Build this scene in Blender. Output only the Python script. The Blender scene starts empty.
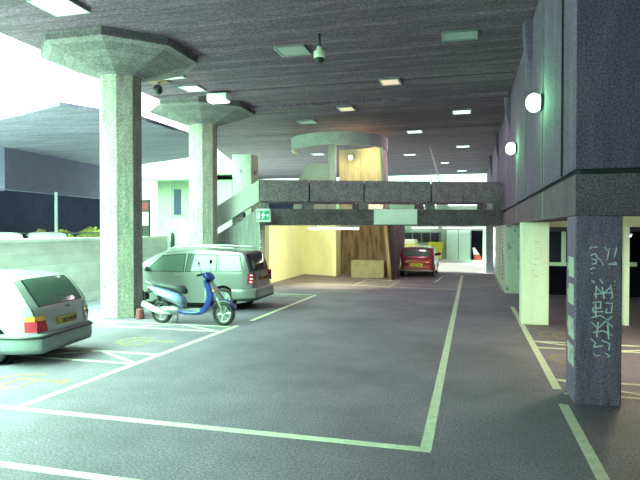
import bpy, bmesh, math, random
from mathutils import Vector, Matrix
random.seed(7)
S = bpy.context.scene
COL = S.collection
PI = math.pi

# ------------------------------------------------------------------ helpers
class MB:
    def __init__(s): s.bm = bmesh.new()
    def poly(s, pts):
        try: return s.bm.faces.new([s.bm.verts.new(p) for p in pts])
        except ValueError: return None
    def hull(s, lo, hi):
        """prism between two rings of equal length"""
        n = len(lo)
        a = [s.bm.verts.new(p) for p in lo]; b = [s.bm.verts.new(p) for p in hi]
        s.bm.faces.new(a[::-1]); s.bm.faces.new(b)
        for i in range(n):
            j = (i + 1) % n
            s.bm.faces.new((a[i], a[j], b[j], b[i]))
        return s
    def box(s, x0, x1, y0, y1, z0, z1):
        return s.hull([(x0,y0,z0),(x1,y0,z0),(x1,y1,z0),(x0,y1,z0)], [(x0,y0,z1),(x1,y0,z1),(x1,y1,z1),(x0,y1,z1)])
    def prism(s, pts, z0, z1):
        return s.hull([(x,y,z0) for x,y in pts], [(x,y,z1) for x,y in pts])
    def ext(s, pts, v):
        v = Vector(v)
        return s.hull([tuple(Vector(p)) for p in pts], [tuple(Vector(p)+v) for p in pts])
    def tube(s, pts, r, n=8, rs=None):
        pts = [Vector(p) for p in pts]; rings = []
        for i, p in enumerate(pts):
            d = (pts[min(i+1,len(pts)-1)] - pts[max(i-1,0)]).normalized()
            up = Vector((0,0,1)) if abs(d.z) < .9 else Vector((0,1,0))
            a = d.cross(up).normalized(); b = a.cross(d)
            rr = rs[i] if rs else r
            rings.append([s.bm.verts.new(p + (a*math.cos(2*PI*k/n) + b*math.sin(2*PI*k/n))*rr) for k in range(n)])
        for u, w in zip(rings, rings[1:]):
            for k in range(n): s.bm.faces.new((u[k], u[(k+1)%n], w[(k+1)%n], w[k]))
        s.bm.faces.new(rings[0][::-1]); s.bm.faces.new(rings[-1])
        return s
    def lathe(s, prof, M=None, n=24, closed=False):
        """prof: (r, h) around z, then transformed by M"""
        M = M or Matrix.Identity(4); rings = []
        for r, h in prof:
            rings.append([s.bm.verts.new(M @ Vector((max(r,1e-4)*math.cos(2*PI*k/n), max(r,1e-4)*math.sin(2*PI*k/n), h))) for k in range(n)])
        prs = list(zip(rings, rings[1:])) + ([(rings[-1], rings[0])] if closed else [])
        for u, w in prs:
            for k in range(n): s.bm.faces.new((u[k], u[(k+1)%n], w[(k+1)%n], w[k]))
        return s
    def grid(s, f, nu, nv, th=0):
        g = [[s.bm.verts.new(f(i/nu, j/nv)) for j in range(nv+1)] for i in range(nu+1)]
        for i in range(nu):
            for j in range(nv): s.bm.faces.new((g[i][j], g[i+1][j], g[i+1][j+1], g[i][j+1]))
        return s
    def ball(s, c, r, sx=1, sy=1, sz=1, n=16):
        m = Matrix.Translation(c) @ Matrix.Diagonal((r*sx, r*sy, r*sz, 1))
        bmesh.ops.create_uvsphere(s.bm, u_segments=n, v_segments=max(6,n//2), radius=1, matrix=m)
        return s
    def build(s, name, mat, parent=None, smooth=False, bevel=0, loc=None, solid=0, segs=2):
        bmesh.ops.recalc_face_normals(s.bm, faces=s.bm.faces[:]) if not solid else None
        me = bpy.data.meshes.new(name); s.bm.to_mesh(me); s.bm.free()
        o = bpy.data.objects.new(name, me); COL.objects.link(o)
        me.materials.append(mat)
        if smooth:
            for p in me.polygons: p.use_smooth = True
        if solid:
            m = o.modifiers.new('solid','SOLIDIFY'); m.thickness = solid; m.offset = 0
        if bevel:
            m = o.modifiers.new('bevel','BEVEL'); m.width = bevel; m.segments = segs; m.limit_method = 'ANGLE'; m.angle_limit = math.radians(35)
        if parent: o.parent = parent
        if loc: o.location = loc
        return o

def empty(name, loc, rz=0):
    o = bpy.data.objects.new(name, None); COL.objects.link(o)
    o.location = loc; o.rotation_euler = (0,0,rz); o.empty_display_size = .2
    return o
def tag(o, label, cat, group=None, kind=None):
    o['label'] = label; o['category'] = cat
    if group: o['group'] = group
    if kind: o['kind'] = kind
    return o
def thing(name, label, cat, loc=(0,0,0), rz=0, group=None):
    return tag(empty(name, loc, rz), label, cat, group)
def struct(o, label=None):
    o['kind'] = 'structure'
    if label: o['label'] = label
    return o

# ------------------------------------------------------------------ materials
def mat(name, col, rough=.7, metal=0, emit=None, es=0, coat=0, alpha=None, trans=0):
    m = bpy.data.materials.new(name); m.use_nodes = True
    b = m.node_tree.nodes['Principled BSDF']
    b.inputs['Base Color'].default_value = (*col, 1)
    b.inputs['Roughness'].default_value = rough; b.inputs['Metallic'].default_value = metal
    b.inputs['Coat Weight'].default_value = coat
    b.inputs['Transmission Weight'].default_value = trans
    if emit: b.inputs['Emission Color'].default_value = (*emit, 1); b.inputs['Emission Strength'].default_value = es
    return m
def noisy(m, scale=(1,1,1), amt=.35, nscale=6, fine=60, fine_amt=.25, bump=.15, detail=6):
    """large stains plus fine grain multiplied on the base colour, with bump"""
    nt = m.node_tree; N = nt.nodes; L = nt.links; b = N['Principled BSDF']
    col = tuple(b.inputs['Base Color'].default_value)
    tc = N.new('ShaderNodeTexCoord'); mp = N.new('ShaderNodeMapping'); mp.inputs['Scale'].default_value = scale
    L.new(tc.outputs['Object'], mp.inputs['Vector'])
    n1 = N.new('ShaderNodeTexNoise'); n1.inputs['Scale'].default_value = nscale; n1.inputs['Detail'].default_value = detail; n1.inputs['Roughness'].default_value = .65
    L.new(mp.outputs[0], n1.inputs['Vector'])
    n2 = N.new('ShaderNodeTexNoise'); n2.inputs['Scale'].default_value = fine; n2.inputs['Detail'].default_value = 3
    L.new(tc.outputs['Object'], n2.inputs['Vector'])
    r1 = N.new('ShaderNodeMapRange'); r1.inputs['From Min'].default_value = .3; r1.inputs['From Max'].default_value = .7
    r1.inputs['To Min'].default_value = 1-amt; r1.inputs['To Max'].default_value = 1+amt
    L.new(n1.outputs['Fac'], r1.inputs['Value'])
    r2 = N.new('ShaderNodeMapRange'); r2.inputs['From Min'].default_value = .3; r2.inputs['From Max'].default_value = .7
    r2.inputs['To Min'].default_value = 1-fine_amt; r2.inputs['To Max'].default_value = 1+fine_amt
    L.new(n2.outputs['Fac'], r2.inputs['Value'])
    mu = N.new('ShaderNodeMath'); mu.operation = 'MULTIPLY'; L.new(r1.outputs[0], mu.inputs[0]); L.new(r2.outputs[0], mu.inputs[1])
    vm = N.new('ShaderNodeVectorMath'); vm.operation = 'SCALE'; vm.inputs[0].default_value = col[:3]
    L.new(mu.outputs[0], vm.inputs['Scale']); L.new(vm.outputs[0], b.inputs['Base Color'])
    if bump:
        bp = N.new('ShaderNodeBump'); bp.inputs['Strength'].default_value = bump; bp.inputs['Distance'].default_value = .02
        L.new(mu.outputs[0], bp.inputs['Height']); L.new(bp.outputs[0], b.inputs['Normal'])
    m['mul'] = mu.name
    return m
def boards(m, axis, width=.15, depth=.35, var=.25):
    """board marks: lines perpendicular to axis every width metres, each board its own tone"""
    nt = m.node_tree; N = nt.nodes; L = nt.links; b = N['Principled BSDF']
    src = b.inputs['Base Color'].links[0].from_socket
    tc = N.new('ShaderNodeTexCoord'); sp = N.new('ShaderNodeSeparateXYZ'); L.new(tc.outputs['Object'], sp.inputs[0])
    d = N.new('ShaderNodeMath'); d.operation = 'DIVIDE'; L.new(sp.outputs[axis], d.inputs[0]); d.inputs[1].default_value = width
    fr = N.new('ShaderNodeMath'); fr.operation = 'FRACT'; L.new(d.outputs[0], fr.inputs[0])
    fl = N.new('ShaderNodeMath'); fl.operation = 'FLOOR'; L.new(d.outputs[0], fl.inputs[0])
    wn = N.new('ShaderNodeTexWhiteNoise'); wn.noise_dimensions = '1D'; L.new(fl.outputs[0], wn.inputs['W'])
    a = N.new('ShaderNodeMapRange'); a.inputs['To Min'].default_value = 1-var; a.inputs['To Max'].default_value = 1+var
    L.new(wn.outputs['Value'], a.inputs['Value'])
    g = N.new('ShaderNodeMapRange'); g.inputs['From Max'].default_value = .1; g.inputs['To Min'].default_value = 1-depth; g.inputs['To Max'].default_value = 1
    L.new(fr.outputs[0], g.inputs['Value'])
    mu = N.new('ShaderNodeMath'); mu.operation = 'MULTIPLY'; L.new(a.outputs[0], mu.inputs[0]); L.new(g.outputs[0], mu.inputs[1])
    vm = N.new('ShaderNodeVectorMath'); vm.operation = 'SCALE'; L.new(src, vm.inputs[0]); L.new(mu.outputs[0], vm.inputs['Scale'])
    L.new(vm.outputs[0], b.inputs['Base Color'])
    return m
def stained(m, col, scale=(3,3,.4), lo=.45, hi=.62, nscale=1.2):
    """streaks of dirt running down, of another colour"""
    nt = m.node_tree; N = nt.nodes; L = nt.links; b = N['Principled BSDF']
    src = b.inputs['Base Color'].links[0].from_socket
    tc = N.new('ShaderNodeTexCoord'); mp = N.new('ShaderNodeMapping'); mp.inputs['Scale'].default_value = scale
    L.new(tc.outputs['Object'], mp.inputs[0])
    n = N.new('ShaderNodeTexNoise'); n.inputs['Scale'].default_value = nscale; n.inputs['Detail'].default_value = 5; L.new(mp.outputs[0], n.inputs[0])
    r = N.new('ShaderNodeMapRange'); r.inputs['From Min'].default_value = lo; r.inputs['From Max'].default_value = hi; L.new(n.outputs['Fac'], r.inputs['Value'])
    mx = N.new('ShaderNodeMix'); mx.data_type = 'RGBA'
    L.new(r.outputs[0], mx.inputs['Factor']); L.new(src, mx.inputs['A']); mx.inputs['B'].default_value = (*col,1)
    L.new(mx.outputs['Result'], b.inputs['Base Color'])
    return m

CONC = (.30,.29,.31)
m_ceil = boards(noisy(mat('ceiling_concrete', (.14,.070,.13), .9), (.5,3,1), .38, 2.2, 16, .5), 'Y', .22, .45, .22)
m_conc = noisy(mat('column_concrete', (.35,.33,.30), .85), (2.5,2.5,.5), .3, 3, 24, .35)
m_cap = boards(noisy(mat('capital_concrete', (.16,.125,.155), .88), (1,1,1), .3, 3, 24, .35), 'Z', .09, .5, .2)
m_pillar = noisy(mat('dark_pillar_concrete', (.20,.13,.23), .85), (4,4,.6), .3, 3, 45, .5)
m_wallr = noisy(mat('dark_wall_concrete', (.15,.095,.18), .85), (2,2,.3), .3, 2, 38, .55)
m_beam = noisy(mat('beam_concrete', (.16,.10,.15), .9), (1,1,1), .25, 3, 40, .6)
m_bridge = noisy(mat('bridge_concrete', (.19,.165,.19), .85), (1,1,1), .3, 3, 14, .45)
m_deck = noisy(mat('deck_concrete', (.12,.10,.115), .9), (1,1,1), .3, 3, 14, .4)
m_stair = boards(noisy(mat('board_marked_concrete', (.34,.34,.34), .9), (3,3,.5), .2, 3, 40, .2), 'X', .16, .35, .15)
m_para = boards(noisy(mat('parapet_concrete', (.68,.68,.66), .85), (.5,.5,1), .15, 3, 40, .12), 'Z', .3, .2, .06)
m_fasc = noisy(mat('pale_fascia', (.75,.75,.73), .8), (1,1,1), .1, 2, 30, .05)
m_soff = boards(noisy(mat('soffit_concrete', (.115,.072,.145), .9), (.3,2,1), .45, 1.5, 8, .3), 'Y', .5, .12, .08)
m_white = noisy(mat('white_painted_concrete', (.93,.93,.80), .75), (2,2,.5), .06, 2, 30, .05)
m_dirtyw = stained(noisy(mat('weathered_white_paint', (.52,.56,.50), .8), (2,2,.5), .12, 3, 40, .12), (.22,.22,.22), (2,2,2), .6, .68, 3)
m_cream = stained(noisy(mat('cream_wall', (.86,.86,.62), .8), (1,1,.5), .08, 2, 30, .05), (.36,.30,.17), (1.6,1.6,.5), .66, .85, 1.4)
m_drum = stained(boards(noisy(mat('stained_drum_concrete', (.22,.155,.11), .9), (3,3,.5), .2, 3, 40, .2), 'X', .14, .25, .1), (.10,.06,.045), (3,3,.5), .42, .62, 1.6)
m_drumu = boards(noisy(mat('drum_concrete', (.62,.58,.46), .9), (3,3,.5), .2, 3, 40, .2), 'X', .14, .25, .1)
m_asph = noisy(mat('asphalt', (.18,.135,.205), .62), (1,1,1), .36, .55, 42, .55, .2, 8)
m_asph.node_tree.nodes['Principled BSDF'].inputs['Specular IOR Level'].default_value = .5
m_paint = noisy(mat('road_paint', (.62,.60,.50), .7), (1,1,1), .15, 8, 60, .2, 0)
m_faint = noisy(mat('worn_road_paint', (.33,.33,.26), .7), (1,1,1), .3, 10, 60, .3, 0)
m_yellow = noisy(mat('worn_yellow_paint', (.27,.22,.13), .7), (1,1,1), .3, 10, 60, .3, 0)
m_paving = noisy(mat('pale_paving', (.72,.74,.70), .8), (1,1,1), .08, 2, 40, .05)
m_metal = mat('grey_metal', (.35,.36,.38), .4, .8)
m_dkmetal = mat('dark_metal', (.06,.06,.07), .5, .4)
m_black = mat('black_plastic', (.018,.018,.022), .5)
m_joint = mat('joint_filler', (.03,.03,.035), .9)
m_green = mat('sign_green', (.0,.20,.10), .5, emit=(.0,.30,.16), es=.35)
m_signw = mat('sign_white', (.8,.9,.85), .5, emit=(.8,1,.9), es=.7)
m_panel = noisy(mat('pale_green_board', (.78,.95,.84), .6), (1,1,1), .05, 2, 20, .03)
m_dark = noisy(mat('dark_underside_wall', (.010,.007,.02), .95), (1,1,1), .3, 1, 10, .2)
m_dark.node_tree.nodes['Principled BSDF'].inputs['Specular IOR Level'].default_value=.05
m_build = noisy(mat('pale_building', (.30,.27,.28), .8), (1,1,1), .06, 1, 12, .05)
m_buildg = noisy(mat('green_grey_building', (.16,.19,.16), .8), (1,1,1), .1, 1, 12, .05)
m_glassd = mat('dark_window_glass', (.03,.03,.06), .15, 0, coat=.5)
def lampmat(n, c, s): return mat(n, (.25,.25,.27), .5, emit=c, es=s)
m_lbright = lampmat('bright_diffuser', (.88,1,.90), 9)
m_lmid = lampmat('lit_diffuser', (.85,1,.97), 2.2)
m_lwarm = lampmat('warm_diffuser', (1,.78,.5), .8)
m_ldim = lampmat('dim_diffuser', (.45,.6,.62), .12)
m_ldimg = lampmat('dim_green_diffuser', (.35,.6,.55), .13)
m_tube = lampmat('yellowish_tube', (1,.97,.62), 16)
m_tubew = lampmat('white_tube', (.95,1,1), 7)
m_bulb = lampmat('warm_bulb', (1,.62,.22), 60)
m_gbulb = lampmat('green_bulb', (.35,1,.42), 30)
m_rust = noisy(mat('water_streak', (.24,.24,.25), .8), (2,2,.5), .3, 4, 40, .2, 0)

# ------------------------------------------------------------------ the setting
CZ = 6.55   # ceiling
floor = struct(MB().box(-70,45,-25,95,-.2,0).build('floor', m_asph))
struct(MB().box(-30,1.2,28.9,42,0,.012).build('trim_1', m_paving))      # paved court at the back, its sunlit brightness put into the pale colour
# ceiling slab
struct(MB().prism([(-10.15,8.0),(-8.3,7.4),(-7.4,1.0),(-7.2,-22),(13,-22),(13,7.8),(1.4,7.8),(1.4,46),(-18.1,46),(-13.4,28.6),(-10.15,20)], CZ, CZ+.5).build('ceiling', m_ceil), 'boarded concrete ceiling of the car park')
for i,(y,h) in enumerate(((8.05,.012),(16.6,.012),(24.8,.012))):
    MB().box(-10.1,1.2,y,y+.035,CZ-h,CZ+.01).build('ceiling_joint', m_joint, bpy.data.objects['ceiling'])
MB().box(-10.1,1.2,18.9,19.2,CZ-.1,CZ+.01).build('ceiling_rib', m_ceil, bpy.data.objects['ceiling'])
# parapet wall on the left, behind the parked cars
struct(MB().box(-11.4,-11.1,3,19.2,0,1.84).build('wall_left', m_para))
struct(MB().box(-11.45,-11.05,2.95,19.25,1.84,1.92).build('trim_2', m_para))
# big dark wall of the right block
wr = struct(MB().prism([(1.25,7.5),(9,7.5),(9,8.1),(1.85,8.1),(1.85,51),(1.25,51)], 2.90, CZ).build('wall_right', m_wallr))
for i,(z0,z1) in enumerate(((2.83,2.90),)):
    MB().prism([(1.31,7.56),(9,7.56),(9,8),(1.8,8),(1.8,51),(1.31,51)], z0, z1).build('shadow_gap', m_joint, wr)
MB().prism([(1.25,7.5),(9,7.5),(9,8.1),(1.75,8.1),(1.75,51),(1.25,51)], 2.33, 2.83).build('ground_beam', m_beam, wr)
for x in (2.03,3.6,5.2):
    MB().box(x,x+.02,7.47,7.505,2.90,CZ-.02).build('vertical_joint', m_rust, wr)
for y in (8.5,10.7,13.9,20.5,27.5):
    MB().box(1.222,1.255,y,y+.025,2.90,CZ-.02).build('vertical_joint', m_joint if y in (8.5,) else m_rust, wr)
# piers on the long side wall
for y in (12.6,19.4,27,35):
    MB().hull([(1.12,y,5.9),(1.25,y,5.3),(1.25,y+.5,5.3),(1.12,y+.5,5.9)], [(1.08,y,CZ),(1.25,y,CZ),(1.25,y+.5,CZ),(1.08,y+.5,CZ)]).build('wall_haunch', m_wallr, wr)
# water streaks below the green lamps, faint pale deposits
for y,w in ((10.75,.17),(16.6,.14)):
    m = MB()
    for k,dy in enumerate((-w*.9,0,w*.7)):
        m.box(1.243,1.2495,y+dy-.035,y+dy+.045,2.92,4.35-k*.1)
    m.build('water_streak', m_rust, wr)
    MB().box(1.243,1.2495,y-w*.6,y+w*.4,2.34,2.82).build('water_streak', m_rust, wr)
# hall behind the pillars on the right
struct(MB().box(1.75,16,8.1,34,2.72,2.90).build('ceiling_right', mat('garage_ceiling', (.30,.28,.25), .9)))
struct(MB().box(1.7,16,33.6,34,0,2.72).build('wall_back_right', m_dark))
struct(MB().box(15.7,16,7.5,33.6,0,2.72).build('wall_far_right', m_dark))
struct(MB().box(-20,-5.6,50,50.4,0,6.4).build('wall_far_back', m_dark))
rb = struct(MB().box(1.75,15.7,14.2,14.6,2.22,2.72).build('trim_3', m_cream))
struct(MB().box(1.75,15.7,20.0,20.25,2.10,2.72).build('trim_4', m_beam))
# closing wall at near right; unseen walls added behind to block sky light
struct(MB().box(12.6,13,-22,7.5,0,CZ).build('wall_near_right', m_wallr))

struct(MB().box(-8,-2.4,-9.3,-9,0,CZ).build('wall_added_behind_left', m_wallr)); struct(MB().box(-2.4,-2.1,-9,-5.3,0,CZ).build('wall_added_behind_return', m_wallr))
struct(MB().box(-2.4,12.6,-5.3,-5,0,CZ).build('wall_added_behind', m_wallr))  # added to keep sky light off the right pillar and wall
# ------------------------------------------------------------------ floor markings
ZC=[.003]
def stripe(a, b, w, m, name='bay_line', z=.003):
    ZC[0]+=.00015; z=ZC[0]
    a = Vector((*a,0)); b = Vector((*b,0)); d = (b-a).normalized(); n = Vector((-d.y,d.x,0))*w/2
    k = MB(); k.ext([(a-n),(b-n),(b+n),(a+n)], (0,0,z))
    return k.build(name, m, floor)
L = lambda a,b,w=.11,m=m_paint: stripe(a,b,w,m)
L((-.41,5.56),(-.36,27.3)); L((-9,5.62),(-.36,5.56)); L((-10,4.27),(-2.2,4.2),.1)
L((-5.28,5.66),(-5.04,11.75)); L((-5.0,12.45),(-4.92,17.95))
L((1.12,3.5),(1.12,7.45)); L((1.15,8.15),(1.15,16.6)); L((1.13,20.5),(1.1,27.5),.08,m_faint)
for x0,x1 in ((-10.9,-5.15),(1.2,9)):
    for y0,y1 in ((7.95,8.65),(10.95,11.55)):
        L((x0,y0),(x1,y0),.08); L((x0,y1),(x1,y1),.08)
        n = int((x1-x0)/1.15)
        for k in range(n):
            xa = x0+(x1-x0)*k/n; xb = x0+(x1-x0)*(k+1)/n
            L((xa,y0 if k%2 else y1),(xb,y1 if k%2 else y0),.07)
for y0,y1 in ((17.35,17.95),):
    L((-10.9,y0),(-4.98,y0),.08,m_faint); L((-10.9,y1),(-4.95,y1),.09)
    for k in range(5): L((-10.9+k*1.19,y0),(-9.71+k*1.19,y1),.07,m_faint)
L((-7.9,22.0),(-.4,20.8),.09,m_faint)
L((-4.37,21.3),(-4.3,24.5),.08,m_faint); L((-2.95,20.95),(-2.85,23.9),.08,m_faint)
for a,b in (((-4.3,24.2),(-2.85,23.8)),((-4.35,22.6),(-2.9,24)),((-4.37,21.4),(-2.9,22.7))): L(a,b,.06,m_faint)
L((-1.38,23.6),(-1.2,26.6),.08)
# worn lettering strip on the ground and wheelchair symbols
k = MB()
for i in range(9): k.box(-4.62+i*.135,-4.53+i*.135,18.98+(.08 if i%3 else 0),19.26,0,.003)
k.build('worn_lettering', m_faint, floor)
def wheelchair_sign(cx, cy):
    k = MB(); 
    def arc(x,y,r,a0,a1,w=.05,n=14):
        for i in range(n):
            t0=a0+(a1-a0)*i/n; t1=a0+(a1-a0)*(i+1)/n
            k.poly([(x+(r-w)*math.cos(t0),y+(r-w)*math.sin(t0),.002),(x+(r+w)*math.cos(t0),y+(r+w)*math.sin(t0),.002),(x+(r+w)*math.cos(t1),y+(r+w)*math.sin(t1),.002),(x+(r-w)*math.cos(t1),y+(r-w)*math.sin(t1),.002)])
    arc(cx,cy,.36,PI*.35,PI*1.75); arc(cx+.62,cy+.1,.07,0,2*PI,.05)
    k.box(cx-.1,cx+.5,cy+.05,cy+.15,0,.0024); k.box(cx-.12,cx-.03,cy-.35,cy+.12,0,.0027); k.box(cx+.2,cx+.28,cy-.3,cy+.1,0,.0030)
    k.build('wheelchair_symbol', m_yellow, floor)
for c in ((-6.2,9.6),(-6.2,6.65),(1.75,12.4),(1.7,10.1)): wheelchair_sign(*c)

# ------------------------------------------------------------------ columns
def octa(h, cx=0, cy=0, z=0, s=.414):
    p = h*s
    return [(cx-h,cy-p,z),(cx-p,cy-h,z),(cx+p,cy-h,z),(cx+h,cy-p,z),(cx+h,cy+p,z),(cx+p,cy+h,z),(cx-p,cy+h,z),(cx-h,cy+p,z)]
def column(x, y, label):
    t = thing('octagonal_column', label, 'column', (x,y,0), group='flared concrete columns')
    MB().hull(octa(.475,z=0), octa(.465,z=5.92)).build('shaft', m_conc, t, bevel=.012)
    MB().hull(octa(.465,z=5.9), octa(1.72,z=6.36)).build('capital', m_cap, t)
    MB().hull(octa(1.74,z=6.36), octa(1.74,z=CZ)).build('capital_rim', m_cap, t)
    return t
column(-8.42,12.35,'tall octagonal concrete column with flared capital standing right behind the parked silver estate')
column(-9.35,18.7,'tall octagonal concrete column with flared capital rising behind the roof of the silver people carrier')

def sqpillar(name, x0,x1,y0,y1,z1, m, label):
    t = thing(name, label, 'pillar', ((x0+x1)/2,(y0+y1)/2,0)); hx=(x1-x0)/2; hy=(y1-y0)/2
    MB().box(-hx,hx,-hy,hy,0,z1).build('shaft', m, t, bevel=.02)
    return t
p1 = sqpillar('square_pillar',1.25,1.78,7.5,8.12,2.33,m_pillar,'dark concrete pillar covered in pale spray graffiti under the near corner of the right wall')
# pale patches on its left side and graffiti on the front
k = MB(); random.seed(3)
for i in range(16):
    z = .45+i*.085
    if i in (3,7,8,12): continue
    k.box(-.271,-.2655,-.28+random.random()*.05,.2-random.random()*.12,z,z+.083)
k.build('pale_side_patch', m_dirtyw, p1)
m_graf = noisy(mat('pale_spray_paint', (.62,.66,.70), .7), (1,1,1), .3, 12, 60, .3, 0)
def strokes(parent, y, segs, r=.0085, name='graffiti', m=None):
    for st in segs:
        pts = [(p[0], y, p[1]) for p in st]
        fine = []
        for a,b in zip(pts, pts[1:]):
            for q in range(3): fine.append(tuple(a[i]+(b[i]-a[i])*q/3 for i in range(3)))
        fine.append(pts[-1])
        kk.tube(fine, r, 6)
kk = MB()
# tag running down the pillar front: local x of pillar (-.265..+.265), z
def gz(py): return 2.15-(py-230)*7.35/564*1.0
def gx(px): return (px-594)/75.0
G = [[(587,248),(587,246),(593,246)],[(599,246),(601,249)],[(609,246),(607,255)],[(603,247),(601,258)],
 [(587,254),(591,252),(593,256),(596,258)],[(588,262),(592,261),(592,258),(588,257)],[(602,262),(608,260),(609,262),(602,262)],[(587,267),(590,265),(591,266)],
 [(596,259),(598,263)],[(588,270),(589,271)],[(588,277),(590,278),(590,280)],[(595,276),(598,280)],[(607,277),(608,278)],
 [(592,282),(592,294)],[(592,283),(598,290),(604,283)],[(597,283),(599,294)],[(604,281),(606,293),(604,293)],[(590,290),(606,288)],
 [(589,298),(596,297),(596,303),(589,303),(590,307),(598,306)],[(600,298),(606,298),(605,307),(600,307),(601,303)],[(592,299),(592,312)],
 [(588,312),(596,310),(602,314),(606,310)],[(588,316),(594,322),(600,315),(606,320)],[(590,326),(598,324),(606,328)],[(594,316),(593,330)],[(602,318),(603,332)],
 [(588,332),(592,336),(590,340),(598,338)],[(597,333),(604,336),(603,342)],[(590,345),(592,348),(596,347)],[(600,345),(604,347),(602,349)]]
strokes(None, -.3135, [[(gx(a),gz(b)) for a,b in s_] for s_ in G])
kk.build('graffiti', m_graf, p1)
p2 = sqpillar('square_pillar',1.14,1.72,13.55,14.15,2.33,m_white,'bright white painted square pillar in the row on the right')
k = MB()
for i in range(8): k.tube([(-.02+.05*math.sin(i),-.304,1.9-i*.13),(.03+.05*math.cos(i*2),-.304,1.88-i*.13)],.004,5)
k.build('scuff_mark', m_metal, p2)
t = thing('painted_wall_block','weathered white painted wall block farther back behind the white pillar','wall block',(1.45,20.3,0))
MB().box(-.3,.32,-.25,7.6,0,2.33).build('block', m_dirtyw, t, bevel=.02)
k = MB(); random.seed(5)
for yy in (1.0,2.9):
    for i in range(12): MB().tube([(-.306,yy+random.uniform(-.12,.12),2.0-i*.14),(-.306,yy+random.uniform(-.12,.12),1.92-i*.14)],.012,5).build('scribble', m_dkmetal, t)
sqpillar('back_pillar',.78,1.12,29.3,30.3,2.95,noisy(mat('blue_grey_pillar',(.30,.34,.42),.8),(1,1,1),.1,3,30,.1),'blue grey pillar at the right edge of the bright back court')
sqpillar('low_pillar',-3.95,-3.1,27.2,27.9,2.95,m_conc,'short grey pillar left of the red hatchback')
t = thing('bollard_lamp','small white rounded marker at the foot of the short grey pillar','marker',(-3.8,26.7,0))
MB().lathe([(0,0),(.12,0),(.13,.25),(.11,.4),(.05,.46),(0,.47)]).build('marker_body', m_white, t, smooth=True)
struct(MB().box(-4.2,1.25,27.3,28.2,2.38,2.93).build('trim_5', m_deck))

# right hall furniture: framed windows, posts, strip lights
def hall_window(x0,x1,y,z0,z1,label):
    t = thing('framed_window', label, 'window', ((x0+x1)/2,y,0)); w=(x1-x0)/2
    MB().box(-w,w,-.02,.02,z0,z1).build('pane', m_glassd, t)
    MB().box(-w-.1,w+.16,-.06,.06,z0-.12,z0).build('sill', m_white, t)
    MB().box(w,w+.14,-.06,.06,z0,z1+.05).build('jamb', m_white, t)
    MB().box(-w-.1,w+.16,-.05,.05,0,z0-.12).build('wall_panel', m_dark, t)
    return t
hall_window(2.35,2.92,20.1,1.08,2.12,'dark window with white jamb and sill in the dim hall between the two front pillars')
t = thing('pale_post','pale yellow green post in the dim hall just right of the graffiti pillar','post',(3.4,14.1,0))
MB().box(-.05,.06,-.1,.1,0,2.22).build('shaft', m_white, t)
t = thing('low_barrier','low white rail on dark panel in the dim hall behind the graffiti pillar','barrier',(5.0,20.0,0))
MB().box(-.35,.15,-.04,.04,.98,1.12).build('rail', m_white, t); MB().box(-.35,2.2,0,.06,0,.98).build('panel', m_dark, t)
def tube_light(x,y,z,length,rz,label,mt,name='strip_light',power=None,col=(1,1,.8)):
    t = thing(name,label,'light',(x,y,z),rz)
    MB().box(-length/2,length/2,-.06,.06,.02,.08).build('housing', m_white, t)
    for q in (-.35,.35): MB().box(q*length-.02,q*length+.02,-.03,.03,.08,.135).build('bracket', m_dkmetal, t)
    MB().tube([(-length/2+.03,0,0),(length/2-.03,0,0)],.032,10).build('tube', mt, t, smooth=True)
    return t
tube_light(4.9,20.12,1.965,.3,0,'short white strip light seen in the right hall beside the graffiti pillar',m_tubew)
t0 = tube_light(4.2,11.0,2.62,1.5,0,'strip light on the hall ceiling right of the graffiti pillar',m_tube)
tube_light(2.7,10.4,2.585,1.3,PI/2,'strip light added on the hall ceiling to brighten the white pillar',m_tube)  # added lamp, brightens the front of the white pillar
tube_light(3.6,24,2.62,1.5,0,'far strip light on the hall ceiling beyond the white pillars',m_tube)

# ------------------------------------------------------------------ bridge with parapets
A = Vector((-7.5,19.5)); B = Vector((1.25,22.85)); D = (B-A); LEN = D.length; rz = math.atan2(D.y,D.x)
br = thing('footbridge','concrete footbridge with panelled parapet crossing the back of the car park','bridge',(A.x,A.y,0),rz)
MB().box(0,LEN,.06,1.75,2.33,2.93).build('deck', m_deck, br, bevel=.015)
cuts = [0,1.86,3.92,6.5,LEN]
for a,b in zip(cuts,cuts[1:]):
    MB().box(a+.025,b-.025,0,.12,3.2,4.0).build('parapet_panel', m_bridge, br, bevel=.015)
    MB().box(a+.025,b-.025,1.7,1.82,3.2,3.9).build('parapet_panel', m_bridge, br, bevel=.015)
for c in cuts:
    c0 = min(max(c,.2),LEN-.2)
    MB().box(c0-.17,c0+.17,.08,.3,2.93,3.2).build('parapet_block', m_bridge, br)
    MB().box(c0-.1,c0+.1,.1,.2,3.2,3.9).build('joint_post', m_dkmetal, br)
    MB().box(c0-.17,c0+.17,1.55,1.75,2.93,3.2).build('parapet_block', m_bridge, br)
# sloping stair that leaves the bridge to the left
st = thing('concrete_stair','sloping concrete stair with solid parapet going down left from the footbridge','stair',(A.x,A.y,0),0)
def slope(x): return 4.0+ x*.60      # x negative to the left
k = MB(); k.ext([(0,-.02,3.2),(0,-.02,4.0),(-4.3,-.02,4.0-4.3*.565),(-4.3,-.02,3.2-4.3*.565)],(0,.14,0)); k.build('stair_parapet', noisy(mat('stair_parapet_concrete',(.50,.51,.50),.85),(1,1,1),.12,3,40,.12), st, bevel=.012)
k = MB(); k.ext([(-.01,.12,0),(-.01,.12,2.93),(-.1,.12,2.93),(-4.6,.12,2.93-4.5*.575),(-4.6,.12,0)],(0,.5,0)); k.build('stair_wall', m_stair, st)
k = MB()
for i in range(16):
    k.box(-.28*(i+1),-.28*i,.62,1.7,max(0,2.93-.165*(i+1)-.2),2.93-.165*(i+1))
k.build('treads', m_deck, st)
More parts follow.
